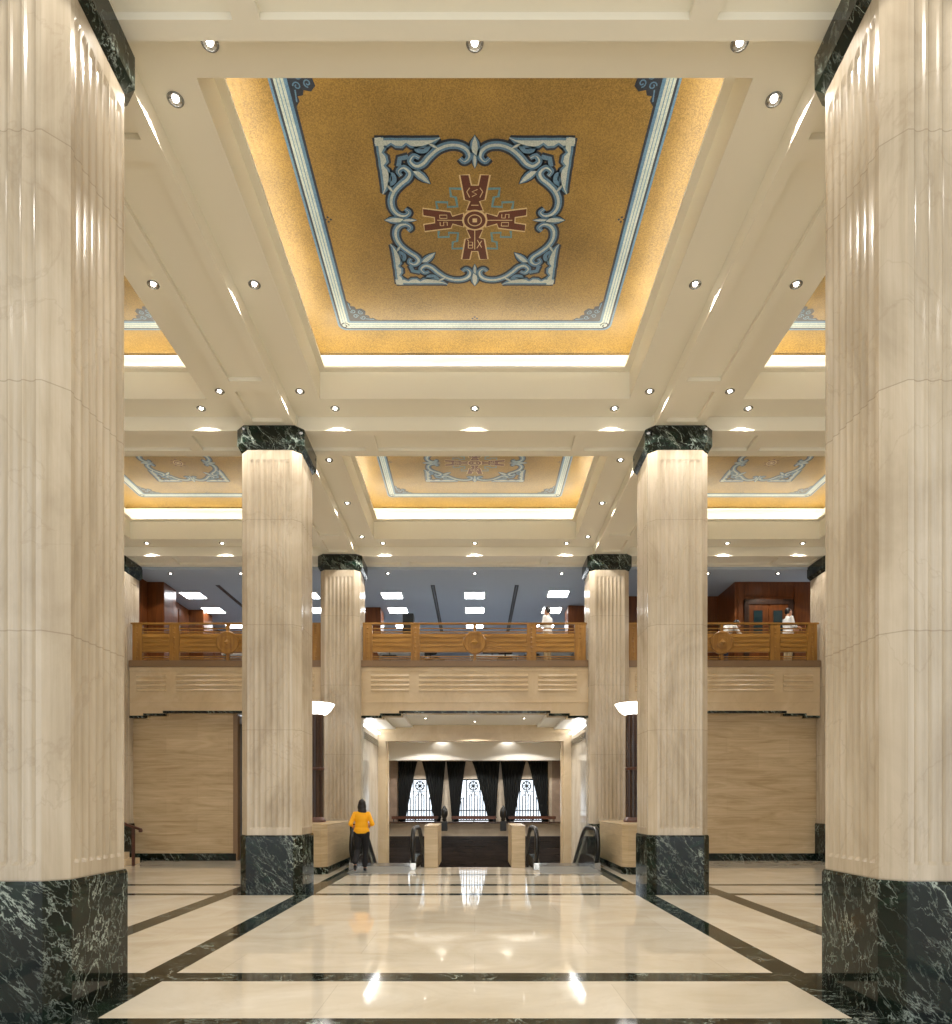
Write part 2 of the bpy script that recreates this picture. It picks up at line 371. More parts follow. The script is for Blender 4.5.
def octants():
    for sx in (1, -1):
        for sy in (1, -1):
            for sw in (0, 1): yield (lambda p, sx=sx, sy=sy, sw=sw: (sx*p[sw], sy*p[1-sw]))
def medallion(hx, hy, full):
    mb = MB()
    for O in octants():
        T = lambda p, O=O: (lambda q: (q[0]*hx, q[1]*hy))(O(p))
        # ring scroll, curled at both ends
        pth = bez([(.15, .765), (.105, .725), (.058, .775), (.075, .85), (.15, .90), (.26, .905), (.37, .86), (.46, .78), (.53, .70), (.60, .675), (.655, .73), (.615, .79), (.56, .765)], 6)
        m = len(pth); scroll(T, mb, pth, .085, ws=[.05+.04*min(1, 3*min(k, m-1-k)/m*1.4) for k in range(m)])
        # corner bracket arm with lobed inner edge
        us = [.99, .94, .88, .83, .78, .73, .68, .63, .58, .52, .46, .40, .34]; wv = [.10, .11, .12, .085, .12, .125, .085, .12, .13, .12, .10, .07, .01]
        scroll(T, mb, [(u, 1-.01-q/2) for u, q in zip(us, wv)], .1, ws=wv)
        scroll(T, mb, bez([(.45, .91), (.50, .845), (.575, .85), (.575, .91), (.53, .90)], 5), .05, ws=None); leaf(T, mb, (.46, .93), (.35, .86), .05)
    for sx in (1, -1):
        for sy in (1, -1):
            T = lambda p, sx=sx, sy=sy: (p[0]*sx*hx, p[1]*sy*hy)
            poly2(mb, [T(p) for p in ((.90, .90), (.985, .90), (.985, .985), (.90, .985))], -.0035, 2); leaf(T, mb, (.64, .64), (.46, .46), .11); scroll(T, mb, [(.78, .67), (.76, .76), (.67, .78)], .055)
    for a in range(4):
        ca, sa = round(math.cos(a*PI/2)), round(math.sin(a*PI/2))
        T = lambda p, ca=ca, sa=sa: ((p[0]*ca-p[1]*sa)*hx, (p[0]*sa+p[1]*ca)*hy)
        leaf(T, mb, (0, .78), (0, 1.02), .12); leaf(T, mb, (0, .82), (0, .64), .06)
        if not full: continue
        arm = [(-.15, .57), (-.065, .57), (-.042, .445), (.042, .445), (.065, .57), (.15, .57), (.105, .27), (.045, .25), (.09, .13), (-.09, .13), (-.045, .25), (-.105, .27)]
        ribbon(mb, [T(p) for p in arm], .04, -.001, 4, closed=True); 
        for q in ([arm[0], arm[1], arm[2], arm[10], arm[11]], [arm[3], arm[4], arm[5], arm[6], arm[7]], [arm[2], arm[3], arm[7], arm[10]], [arm[10], arm[7], arm[8], arm[9]]):
            poly2(mb, [T(p) for p in q], -.002, 3)
        st = [[[(-.055, .30), (-.085, .37), (-.055, .42)], [(.055, .30), (.085, .37), (.055, .42)], [(-.03, .40), (.03, .37), (-.02, .34), (.03, .31)], [(-.04, .2), (.04, .2)]],
              [[(-.08, .30), (-.03, .30), (-.03, .38), (-.08, .38), (-.08, .30)], [(.03, .38), (.08, .38), (.08, .34), (.03, .34), (.03, .30), (.08, .30)], [(0, .14), (0, .42)]],
              [[(-.075, .40), (-.025, .40), (-.025, .31), (-.075, .31), (-.075, .40)], [(-.075, .355), (-.025, .355)], [(-.07, .3), (-.085, .27)], [(.025, .40), (.08, .29)], [(.08, .39), (.03, .28)], [(0, .14), (0, .42)]],
              [[(-.07, .39), (-.07, .31), (-.025, .31), (-.025, .39), (-.07, .39)], [(.025, .39), (.075, .39), (.075, .35), (.025, .35), (.025, .31), (.075, .31)], [(0, .14), (0, .42)]]][a]
        for s in st: ribbon(mb, [T(p) for p in s], .012, -.003, 4)
        zz = [(.20, .40), (.36, .40), (.345, .27), (.27, .24), (.27, .27)]
    if full:
        for sx in (1, -1):
            for sy in (1, -1):
                T = lambda p, sx=sx, sy=sy: (p[0]*sx*hx, p[1]*sy*hy)
                for zz in ([(.14, .405), (.265, .41), (.255, .31), (.205, .30), (.19, .18), (.30, .175), (.295, .235), (.42, .24), (.41, .15)],):
                    ribbon(mb, [T(p) for p in zz], .036, -.001, 5)
    R = .115 if full else .10
    ring = lambda r, n=28: [(r*math.cos(2*PI*i/n)*hx*1.05, r*math.sin(2*PI*i/n)*hy*1.05) for i in range(n)]
    poly2(mb, ring(R+.02), -.0035, 4); poly2(mb, ring(R), -.004, 3); ribbon(mb, ring(R*.62), .014, -.005, 4, closed=True); poly2(mb, [(-.03, -.03), (.03, -.03), (.03, .03), (-.03, .03)], -.005, 4)
    if not full:
        for k in range(8): a = k*PI/4; ribbon(mb, [(math.cos(a)*.13*hx, math.sin(a)*.13*hy), (math.cos(a)*.2*hx, math.sin(a)*.2*hy)], .03, -.002, 3)
    return mb
def rrect(hx, hy, r, n=8):
    out = []
    for cx, cy, a in ((hx-r, hy-r, 0), (-hx+r, hy-r, PI/2), (-hx+r, -hy+r, PI), (hx-r, -hy+r, 3*PI/2)):
        for k in range(n+1): t = a+PI/2*k/n; out.append((cx+r*math.cos(t), cy+r*math.sin(t)))
    return out
def border(x0, x1, y0, y1):
    mb = MB(); cx, cy = (x0+x1)/2, (y0+y1)/2; hx, hy = (x1-x0)/2, (y1-y0)/2; r = .13
    for d0, d1, mi in ((0, .028, 1), (.028, .055, 0), (.055, .085, 2), (.085, .095, 1), (.095, .125, 2), (.125, .135, 1), (.135, .165, 2), (.165, .205, 1), (.205, .235, 0)):
        A = rrect(hx-d0, hy-d0, max(.02, r-d0*.5)); B = rrect(hx-d1, hy-d1, max(.02, r-d1*.5)); n = len(A)
        mb.add([(cx+p[0], cy+p[1], -.001) for p in A]+[(cx+p[0], cy+p[1], -.001) for p in B], [(i, (i+1) % n, n+(i+1) % n, n+i) for i in range(n)], mi)
    for sx in (1, -1):
        for sy in (1, -1):
            T = lambda p: (cx+sx*(hx-.235-p[0]), cy+sy*(hy-.235-p[1]))
            poly2(mb, [T(p) for p in ((0, 0), (.42, 0), (.36, .05), (.31, .04), (.30, .10), (.25, .12), (.2, .1), (0, .18))], -.001, 0)
            poly2(mb, [T(p) for p in ((0, 0), (.18, 0), (.1, .2), (.12, .25), (.1, .3), (.04, .31), (.05, .36), (0, .42))], -.0014, 0)
            poly2(mb, [T(p) for p in ((.0, .0), (.22, .0), (.26, .2), (.2, .26), (.0, .22))], -.0018, 0)
            for q, a in (((.09, .09), 0), ((.2, .06), PI), ((.06, .2), PI), ((.18, .17), PI/2)): ribbon(mb, [T(p) for p in spiral(q[0], q[1], .045, a, 1.2, 14)], .014, -.003, 1)
            ribbon(mb, [T(p) for p in ((.24, .03), (.37, .015))], .016, -.003, 1); ribbon(mb, [T(p) for p in ((.03, .24), (.015, .37))], .016, -.003, 1)
            ribbon(mb, [(cx+sx*(hx-.10-p[0]), cy+sy*(hy-.10-p[1])) for p in spiral(0.01, 0.01, .07, 0, 1.2, 14)], .02, -.003, 0)
    for x, y in ((cx-hx+.27, cy), (cx+hx-.27, cy), (cx, cy+hy-.27), (cx, cy-hy+.27)):
        for dx, dy in ((.035, 0), (-.035, 0), (0, .035), (0, -.035)): poly2(mb, [(x+dx+a*.02, y+dy+b*.02) for a, b in ((1, 0), (0, 1), (-1, 0), (0, -1))], -.002, 0)
    return mb
def frame_ring(mb, inner, outer, zi, zo, mi=0):
    """quad ring between two rectangles (x0,x1,y0,y1)"""
    def c(r, z): return [(r[0], r[2], z), (r[1], r[2], z), (r[1], r[3], z), (r[0], r[3], z)]
    a, b = c(inner, zi), c(outer, zo); mb.add(a+b, [(i, (i+1) % 4, 4+(i+1) % 4, 4+i) for i in range(4)], mi)
def coffer(x0, x1, y0, y1, label, bd, md, full):
    cx, cy = (x0+x1)/2, (y0+y1)/2
    t = thing('coffer', label, 'ceiling coffer', (cx, cy, ZA), 'gold mosaic ceiling coffers')
    o = (cx, cy, ZA); R = lambda e: (x0+e-cx, x1-e-cx, y0+e-cy, y1-e-cy); Z = lambda z: z-ZA
    f = MB(); frame_ring(f, R(0), R(0), 0, Z(ZL0)); frame_ring(f, R(.10), R(0), Z(ZL0), Z(ZL0)); f.build('fascia', M['paint'], t, fix=False)
    l = MB(); frame_ring(l, R(.10), R(.10), Z(ZL0), Z(ZL0)+.035); frame_ring(l, R(.10), R(-.25), Z(ZL0)+.035, Z(ZL0)+.035); l.build('lip', M['paintw'], t, fix=False)
    l = MB(); frame_ring(l, R(-.25), R(-.25), Z(ZL0)+.035, Z(9.245)); frame_ring(l, R(-.25), R(-.22), Z(9.245), Z(9.245)); l.build('cove_wall', M['paintw'], t, fix=False)
    v = MB(); prev = None; N = 8
    for k in range(N+1):
        a = PI/2*k/N; e = -.25+.42*(1-math.cos(a)); z = Z(9.262)+(ZG-9.262)*math.sin(a); cur = (R(e), z)
        if prev: frame_ring(v, prev[0], cur[0], prev[1], cur[1])
        prev = cur
    r = prev[0]; v.quad((r[0], r[2], prev[1]), (r[1], r[2], prev[1]), (r[1], r[3], prev[1]), (r[0], r[3], prev[1])); v.build('mosaic_vault', M['gold'], t, fix=False)
    d = MB(); z = Z(ZL0)+.04
    for q in ((x0-.14, x0-.08, y0, y1), (x1+.08, x1+.14, y0, y1), (x0, x1, y0-.14, y0-.08), (x0, x1, y1+.08, y1+.14)):
        d.box(q[0]-cx, q[1]-cx, q[2]-cy, q[3]-cy, z, z+.03)
    
    d.build('cove_lamp', M['cove'], t)
    pb = [M[k] for k in ('navy', 'blue', 'pale', 'brown', 'tan', 'teal')]
    b = border(bd[0]-cx, bd[1]-cx, bd[2]-cy, bd[3]-cy).build('mosaic_border', pb, t, (0, 0, Z(ZG)-.001), fix=False)
    mx, my, hx, hy = md
    medallion(hx, hy, full).build('mosaic_medallion', pb, t, (mx-cx, my-cy, Z(ZG)-.001), rz=PI if full else 0, fix=False)
    return t
(a1, b1), (a2, b2) = YC
coffer(-2.6, 2.6, a1, b1, 'large central gold mosaic ceiling coffer overhead with brown cross medallion, nearest', (-2.22, 2.22, 6.95, 11.21), (0, 9.09, 1.19, 1.145), True)
coffer(-2.6, 2.6, a2, b2, 'smaller far central gold mosaic coffer between the middle columns', (-2.20, 2.20, 13.75, 17.36), (0, 15.6, 1.19, .92), True)
for s, nm in ((-1, 'left'), (1, 'right')):
    xa, xb = sorted((s*4.5, s*8.87)); c = s*6.69
    coffer(xa, xb, a1, b1, 'near %s side gold mosaic coffer, only its corner showing past the near %s column' % (nm, nm), (c-1.82, c+1.82, 6.95, 11.21), (c, 9.09, .9, 1.1), False)
    coffer(xa, xb, a2, b2, 'far %s side gold mosaic coffer seen between the near and middle %s columns' % (nm, nm), (c-1.82, c+1.82, 13.75, 17.36), (s*6.78, 15.6, .85, .92), False)

# ------------------------------------------------------------------ downlights
def make_downlight(loc, label, group, power=SPOT_W, spot=119, r=.075, name='ceiling_downlight', col=WARM):
    t = thing(name, label, 'downlight', loc, group)
    a = MB(); a.lathe([(r, 0), (r+.004, -.006), (r, -.014), (r-.012, -.016), (r-.014, -.012), (r-.016, -.004), (r-.016, 0)], cap=False); a.build('trim_ring', M['steel'], t)
    b = MB(); b.lathe([(r-.016, -.012), (r*.45, -.004), (r*.36, -.001)], cap=False); b.build('reflector', M['chrome'], t)
    c = MB(); c.lathe([(r*.38, -.002), (r*.37, -.012), (r*.25, -.020), (.004, -.023)]); c.build('bulb', M['bulb'], t)
    L = bpy.data.lights.new('lamp_beam', 'SPOT'); L.energy = power; L.spot_size = math.radians(spot); L.spot_blend = .12; L.color = col; L.shadow_soft_size = .03
    lo = bpy.data.objects.new('lamp_beam', L); COL.objects.link(lo); lo.parent = t; lo.location = (0, 0, -.04)
    return t
def side(x): return 'left' if x < 0 else 'right'
dl = []
for x in (-2.36, 0, 2.36): dl.append((x, 6.08, ZA, 'bright downlight in the soffit at top of view, %s of the row of three' % ('centre' if x == 0 else side(x)+' one')))
rows = [(6.57, 'first in depth, nearest the viewer'), (8.92, 'second in depth, beside the big coffer'), (11.24, 'third in depth, by the middle column'),
        (13.5, 'fourth in depth, just beyond the middle beam'), (15.44, 'fifth in depth, beside the far coffer'), (17.4, 'last in depth, by the far column')]
for x in (-2.88, 2.88):
    for y, w in rows: dl.append((x, y, ZA, 'downlight along %s side of the central coffers, %s' % (side(x), w)))
for x in (-4.2, 4.2):
    for y, w in rows[:3]: dl.append((x, y, ZA, 'downlight on outer side of the %s ceiling beam, %s' % (side(x), w)))
nm = {0: 'at the centre', 2.4: 'inside the %s column', 4.7: 'outside the %s column', 6.6: 'midway over the %s balcony', 8.57: 'outermost over the %s balcony'}
for x in (-4.7, -2.4, 0, 2.4, 4.7): dl.append((x, 11.73, ZA, 'downlight on soffit before the middle cross beam, '+(nm[abs(x)] % side(x) if x else nm[0])))
for x in (-8.57, -6.6, -2.4, 0, 2.4, 6.6, 8.57): dl.append((x, 17.84, ZA, 'small downlight on soffit before the far cross beam, '+(nm[abs(x)] % side(x) if x else nm[0])))
# unseen downlights of the same kind, added to light the entrance end and aisles
for x, y, w_ in ((-2.4, 4.1, 'left of the centre line'), (2.4, 4.1, 'right of the centre line'), (0, 4.1, 'on the centre line'), (-6.6, 4.1, 'over the left aisle'), (6.6, 4.1, 'over the right aisle'), (-6.6, 1.5, 'far back over the left aisle'), (6.6, 1.5, 'far back over the right aisle'), (0, 1.2, 'far back on the centre line')):
    dl.append((x, y, ZA, 'added unseen downlight over the entrance end behind the near columns, '+w_))
for x, y, w_ in ((-6.9, 11.73, 'left aisle middle'), (6.9, 11.73, 'right aisle middle'), (-7.6, 6.1, 'left aisle front'), (7.6, 6.1, 'right aisle front')): dl.append((x, y, ZA, 'unseen downlight kept for its light beyond the near columns, '+w_))
d0 = None
for x, y, z, lb in dl:
    if d0 is None: d0 = make_downlight((x, y, z), lb, 'recessed ceiling downlights')
    else: dup(d0, (x, y, z), lb)

# ------------------------------------------------------------------ back wall with balconies
YS = 18.35
def steplintel(mb, xa, xb, y0, y1, s1, s2, top, mi=0, steps=(3.99, 3.92, 3.86)):
    mb.box(xa, xb, y0, y1, steps[0], top, mi)
    for l, r in ((xa, xa+s2), (xb-s2, xb)): mb.box(l, r, y0+.0005, y1, steps[1], steps[0]+.01, mi)
    for l, r in ((xa, xa+s1), (xb-s1, xb)): mb.box(l, r, y0+.001, y1, steps[2], steps[1]+.01, mi)
def steptrim(mb, xa, xb, y0, s1, s2, steps=(3.99, 3.92, 3.86), t=.06, w=.05):
    p0, p1 = y0-.015, y0+.12
    mb.box(xa+s2-w, xb-s2+w, p0, p1, steps[0]-.001, steps[0]+t)
    mb.box(xa+s1-w, xa+s2, p0, p1, steps[1], steps[1]+t); mb.box(xb-s2, xb-s1+w, p0, p1, steps[1], steps[1]+t)
    mb.box(xa, xa+s1, p0, p1, steps[2], steps[2]+t); mb.box(xb-s1, xb, p0, p1, steps[2], steps[2]+t)
def louvres(mb, xa, xb):
    for z in (4.58, 4.707, 4.834, 4.961):
        y = YS; mb.add([(xa, y, z+.085), (xb, y, z+.085), (xb, y-.045, z+.03), (xa, y-.045, z+.03), (xb, y-.04, z), (xa, y-.04, z), (xb, y, z-.003), (xa, y, z-.003)],
                       [(0, 1, 2, 3), (3, 2, 4, 5), (5, 4, 6, 7), (0, 3, 5, 7), (1, 6, 4, 2)])
bays = [('centre', -3.06, 3.06, ((-2.75, -1.74), (-1.48, 1.41), (1.68, 2.70))), ('left', -9.28, -4.1, ((-8.96, -8.18), (-7.92, -5.2), (-4.98, -4.25))), ('right', 4.1, 9.28, ((4.25, 4.98), (5.2, 7.92), (8.18, 8.96)))]
for nme, xa, xb, lv in bays:
    w = MB()
    if nme == 'centre': steplintel(w, xa, xb, YS, 18.75, .57, 1.09, 5.22); 
    else: steplintel(w, xa, xb, YS, 18.75, .42, .95, 5.22)
    for l, r in lv: louvres(w, l*1.014, r*1.014)
    w.box(xa, xb, YS-.02, YS, 4.27, 4.305); w.box(xa, xb, YS-.012, YS, 5.11, 5.22)
    struct(w, 'wall_'+nme, M['stone'], 'cream stone balcony front with louvre grooves over stepped lintel, '+nme+' bay')
    g_ = MB(); steptrim(g_, xa, xb, YS, *((.56, 1.08) if nme == 'centre' else (.42, .95))); struct(g_, 'trim_%d' % (len([o for o in COL.objects if o.name.startswith('trim_')])+1), M['green'], 'dark green marble stepped edging under the '+nme+' lintel')
    l = MB(); l.bev(xa-.0, xb+.0, YS-.06, YS+.5, 5.22, 5.40, .012); struct(l, 'trim_%d' % (len([o for o in COL.objects if o.name.startswith('trim_')])+1), M['ledge'], 'brown stone ledge under the '+nme+' balustrade')
# recessed lower walls
w = MB(); w.box(-10.9, -6.50, 18.62, 18.75, 0, 3.995); w.box(-4.6, -3.2, 18.62, 18.75, 0, 3.995)
struct(w, 'wall_back_left', M['travertine'], 'travertine clad wall under the left balcony')
w = MB(); w.box(3.2, 10.9, 18.62, 18.75, 0, 3.995); struct(w, 'wall_back_right', M['travertine'], 'travertine clad wall under the right balcony')
for nme, xa, xb in (('left', -9.27, -6.50), ('right', 4.1, 9.27)):
    b = MB(); b.bev(xa, xb, 18.58, 18.625, 0, .2, .008); struct(b, 'baseboard_'+nme, M['green'], 'green marble baseboard of the '+nme+' lower wall')
w = MB(); w.box(-6.58, -6.46, 18.59, 18.8, 0, 3.98); struct(w, 'trim_7', M['ledge'], 'brown stone jamb of the left doorway')
for nme_, q in (('wall_corridor_back', (-6.7, -4.0, 20.8, 20.9, 0, 3.9)), ('wall_corridor_left', (-6.75, -6.6, 18.75, 20.8, 0, 3.9)), ('wall_corridor_right', (-4.6, -4.5, 18.75, 20.8, 0, 3.9)), ('ceiling_corridor', (-6.6, -4.6, 18.75, 20.8, 3.75, 3.95)), ('floor_corridor', (-6.6, -4.6, 18.5, 20.8, -.05, -.001))):
    w = MB(); w.box(*q); struct(w, nme_, M['mezzwall'], 'grey corridor surface seen through the left doorway')
t = thing('console', 'dark brown cabinet standing inside the left doorway', 'cabinet', (-6.2, 20.3, 0))
b = MB(); b.bev(-.33, .9, -.2, .2, .08, 1.22, .01); b.build('body', M['darkwood'], t); b = MB(); b.bev(-.30, .28, -.225, -.2, .12, 1.15, .01); b.build('door', M['darkwood'], t)
b = MB(); b.bev(-.36, .93, -.23, .22, 1.22, 1.27, .01); b.build('top', M['railwood'], t); b = MB(); b.box(-.3, .87, -.17, .17, 0, .08); b.build('plinth', M['black'], t)
# hall side walls
for s in (-1, 1):
    w = MB(); xx = sorted((s*10.9, s*11.0)); w.box(xx[0], xx[1], YBACK, 18.6, 0, 8.37); w.box(*sorted((s*10.3, s*10.95)), 18.5, 18.7, 3.9, 8.2)
    struct(w, 'wall_'+side(s), M['travertine'], 'travertine side wall of the hall')
# left stair and handrail
t = thing('stair', 'short cream stone stair rising behind the near left column', 'stairs', (-9.1, 17.53, 0))
for k in range(5):
    b = MB(); b.bev(-1.7, .33-.27*k, -.35, .35, .15*k, .15*(k+1), .008); b.build('step', M['stone'], t)
t = thing('handrail', 'brown wooden handrail on a post at the foot of the left stair', 'handrail', (-8.62, 17.12, 0))
b = MB(); b.rings([[(x, y-.03, z) for x, y, z in p] for p in ([(.24, 0, .88), (.24, .06, .88), (.24, .06, .94), (.24, 0, .94)], [(-.1, 0, 1.0), (-.1, .06, 1.0), (-.1, .06, 1.06), (-.1, 0, 1.06)], [(-1.3, 0, 1.66), (-1.3, .06, 1.66), (-1.3, .06, 1.72), (-1.3, 0, 1.72)])]); b.build('rail', M['railwood'], t)
b = MB(); b.box(.03, .09, -.03, .03, 0, .96); b.build('post', M['railwood'], t); b = MB(); b.lathe([(.03, .94), (.045, .9), (.05, .86), (.03, .84)], .24, 0, 12); b.build('rail_end', M['railwood'], t)

# ------------------------------------------------------------------ balustrades
def balustrade(xc, label, posts, half, cap):
    posts = [(a*1.014, b*1.014) for a, b in posts]; half *= 1.014; xc *= 1.014
    t = thing('balustrade', label, 'balustrade', (xc, 18.42, 5.40), 'golden wood balcony balustrades')
    b = MB(); b.bev(-half, half, -.06, .06, .985, 1.03, .012); b.build('top_rail', M['bronze'], t)
    edges = []
    for i, (a, c) in enumerate(posts):
        b = MB(); b.bev(a, c, -.05, .05, 0, .985, .006)
        for k in range(7):       # carved diamonds
            z = .1+k*.13; m = (a+c)/2; q = .035
            b.add([(m-q, -.05, z), (m, -.05, z-q), (m+q, -.05, z), (m, -.05, z+q), (m, -.066, z)], [(0, 1, 4), (1, 2, 4), (2, 3, 4), (3, 0, 4)])
        b.build('post', M['bronzev'], t)
    for i in range(len(posts)-1):
        a, c = posts[i][1], posts[i+1][0]
        b = MB(); b.box(a, c, -.022, .03, .24, .74)
        for k in range(4): b.bev(a, c, -.04, -.01, .255+k*.125, .345+k*.125, .012)
        b.build('panel', M['bronze'], t)
        for z in (.79, .88, .12, .06): b = MB(); b.bev(a, c, -.015, .015, z-.014, z+.014, .004); b.build('rail', M['bronze'], t)
    b = MB()
    b.box(-.04, .04, -.05, .05, 0, .985); b.build('spindle', M['bronzev'], t)
    n = 36; b = MB(); zc = .49
    prof = [(.31, .02), (.31, -.07), (.29, -.085), (.25, -.085), (.235, -.08), (.17, -.08), (.155, -.085), (.02, -.09)]
    b.rings([[(r*math.cos(2*PI*i/n), y, zc+r*math.sin(2*PI*i/n)) for i in range(n)] for r, y in prof]); m = b.build('medallion', M['bronzev'], t)
    b = MB(); q = .095; b.add([(-q, -.088, zc), (0, -.088, zc-q), (q, -.088, zc), (0, -.088, zc+q), (0, -.12, zc)], [(0, 1, 4), (1, 2, 4), (2, 3, 4), (3, 0, 4)]); b.build('diamond_boss', M['bronze'], m)
    return t
balustrade(0, 'golden wood balustrade of the central balcony over the escalator portal', [(-2.97, -2.72), (-1.70, -1.46), (1.38, 1.63), (2.65, 2.95)], 2.98, 0)
ps = [(-2.53, -2.27), (-1.55, -1.28), (1.28, 1.55), (2.22, 2.48)]
balustrade(-6.56, 'golden wood balustrade of the left balcony', ps, 2.58, 0)
balustrade(6.56, 'golden wood balustrade of the right balcony', [(-b, -a) for a, b in ps[::-1]], 2.58, 0)

# ------------------------------------------------------------------ mezzanine
ZM = 8.05; MF = 5.40
m = MB(); m.quad((-10.9, 18.94, ZM), (-10.9, 30, ZM), (10.9, 30, ZM), (10.9, 18.94, ZM)); m.quad((-10.9, 18.94, ZM), (10.9, 18.94, ZM), (10.9, 18.94, 8.2), (-10.9, 18.94, 8.2)); struct(m, 'ceiling_mezzanine', M['mezz'], 'grey office ceiling behind the balconies', fix=False)
m = MB(); m.box(-10.9, 10.9, 18.75, 30, 5.1, 5.39); struct(m, 'floor_mezzanine', M['mezzwall'], 'mezzanine floor behind the balustrades')
m = MB(); m.box(-10.9, 10.9, 30, 30.1, 5.3, 8.1); struct(m, 'wall_mezzanine', M['mezzwall'], 'far office wall of the mezzanine')
m = MB(); m.box(-9.75, -9.6, 19.2, 30, MF, ZM)
for k in range(6): m.bev(-9.61, -9.57, 20.6+k*1.5, 21.9+k*1.5, MF+.15, ZM-.2, .01)
struct(m, 'wall_mezzanine_left', M['wood'], 'mahogany panelled wall behind the left balcony')
m = MB(); m.box(7.62, 10.9, 20.0, 20.12, MF, ZM); m.box(7.62, 7.74, 20.12, 21.4, MF, ZM); m.box(4.6, 7.74, 21.4, 21.5, MF, ZM)
m.bev(7.7, 8.95-1.1, 19.97, 20.0, MF+.1, ZM-.1, .01); m.bev(9.35, 10.4, 19.97, 20.0, MF+.1, ZM-.1, .01); m.bev(7.9, 9.3, 19.975, 20.0, 7.62, ZM-.1, .01)
struct(m, 'wall_mezzanine_right', M['wood'], 'mahogany panelled room front behind the right balcony')
for x, y, w_, lb in ((-9.35, 20.0, .5, 'mahogany clad pillar at the far left of the mezzanine, nearer one'), (-9.35, 22.9, .5, 'mahogany clad pillar at the far left of the mezzanine, farther one'),
                 (-3.6, 22.6, .98, 'mahogany clad pillar behind the far left column'), (3.55, 22.4, .98, 'mahogany clad pillar behind the far right column')):
    t = thing('wood_pillar', lb, 'pillar', (x, y, MF), 'mahogany pillars on the mezzanine')
    b = MB(); b.bev(-w_/2, w_/2, 0, .8, .12, ZM-MF, .012); b.build('cladding', M['wood'], t); b = MB(); b.box(-w_/2-.015, w_/2+.015, -.015, .815, 0, .12); b.build('plinth', M['darkwood'], t)
# double door
dr = MB(); dr.box(7.88, 8.02, 19.94, 20.0, MF, 7.5); dr.box(9.17, 9.31, 19.94, 20.0, MF, 7.5); dr.box(7.88, 9.31, 19.93, 20.0, 7.38, 7.52); d_ = struct(dr, 'door_1', M['darkwood'], 'mahogany double door with teal glass panes behind the right balcony')
for a, c in ((8.02, 8.59), (8.60, 9.17)):
    b = MB(); b.bev(a, c, 19.96, 19.995, MF+.02, 7.38, .006); l = b.build('door_leaf', M['wood'], d_); b = MB(); b.box(a+.13, c-.18, 19.952, 19.96, 6.0, 7.2); b.build('glass_pane', M['doorglass'], l)
    b = MB(); b.cap((c-.06 if a < 8.5 else a+.06, 19.94, 6.2), .012, (c-.06 if a < 8.5 else a+.06, 19.94, 6.5), .012); b.build('door_handle', M['steel'], l)
# light panels
lp0 = None
for x in (-8.78, -2.58, 0, 2.58, -5.2):
    for k, y in enumerate((21.3, 22.95, 25.0, 27.0)):
        if x == 2.58 and k == 0: y = 21.15
        lb = 'square office ceiling light, %s row back from the balcony, %s' % (('nearest', 'second', 'third', 'farthest')[k], {-8.78: 'over the left balcony', -2.58: 'left of centre', 0: 'at the centre', 2.58: 'right of centre', -5.2: 'behind the left column'}[x])
        if lp0 is None:
            lp0 = thing('light_panel', lb, 'ceiling light', (x, y, ZM), 'square office ceiling lights')
            b = MB(); b.box(-.33, .33, -.33, .33, -.012, 0); b.build('frame', M['paintw'], lp0); b = MB(); b.box(-.30, .30, -.30, .30, -.016, -.012); b.build('diffuser', M['panel'], lp0)
        else: dup(lp0, (x, y, ZM), lb)
for x, lb in ((-7.65, 'dark linear air slot in the grey ceiling over the left balcony'), (-1.25, 'dark linear air slot left of centre in the grey office ceiling'), (1.25, 'dark linear air slot right of centre in the grey office ceiling')):
    t = thing('air_slot', lb, 'air vent', (x, 23.1, ZM), 'linear air slots'); b = MB(); b.box(-.06, .06, -2.8, 2.8, -.01, 0); b.build('frame', M['slot'], t); b = MB(); b.box(-.02, .02, -2.75, 2.75, -.015, -.01); b.build('blade', M['steel'], t)
m0 = None
for x in (-8.58, -6.6, -2.45, 0, 2.45, 6.57, 8.55):
    lb = 'small round downlight in grey mezzanine ceiling, '+('at the centre' if x == 0 else '%s %s' % ({2.45: 'beside centre on the', 6.6: 'near middle of balcony on the', 6.57: 'near middle of balcony on the', 8.58: 'farthest out on the', 8.55: 'farthest out on the'}[abs(x)], side(x)))
    if m0 is None: m0 = make_downlight((x, 19.25, ZM), lb, 'mezzanine downlights', 45, 120, .07)
    else: dup(m0, (x, 19.25, ZM), lb)
# office furniture glimpsed through the rails
def desk(x, y, lb, mon=True):
    t = thing('office_desk', lb, 'desk', (x, y, MF), 'office desks on the mezzanine')
    b = MB(); b.bev(-.75, .75, -.35, .35, .71, .74, .008); b.build('desktop', M['paintw'], t)
    for a in (-.7, .66):
        b = MB(); b.box(a, a+.04, -.32, .32, 0, .71); b.build('leg', M['steel'], t)
    b = MB(); b.box(-.66, .66, .28, .3, .3, .7); b.build('modesty_panel', M['mezzwall'], t)
def chair(x, y, rz, lb):
    t = thing('office_chair', lb, 'chair', (x, y, MF), 'office chairs on the mezzanine', rz)
    b = MB(); b.bev(-.24, .24, -.24, .24, .44, .51, .03); b.build('seat', M['black'], t); b = MB(); b.bev(-.22, .22, .2, .26, .58, 1.02, .025); b.build('backrest', M['black'], t)
    b = MB(); b.cap((0, 0, .1), .025, (0, 0, .44), .025); b.build('post', M['chrome'], t); b = MB(); b.cap((0, .24, .47), .02, (0, .24, .65), .02); b.build('back_support', M['black'], t)
    for k in range(5): a = k*2*PI/5; b = MB(); b.cap((0, 0, .1), .022, (.27*math.cos(a), .27*math.sin(a), .06), .016); b.cap((.27*math.cos(a), .27*math.sin(a), .03), .028, (.27*math.cos(a)+.01, .27*math.sin(a), .03), .028); b.build('foot', M['steel'], t)
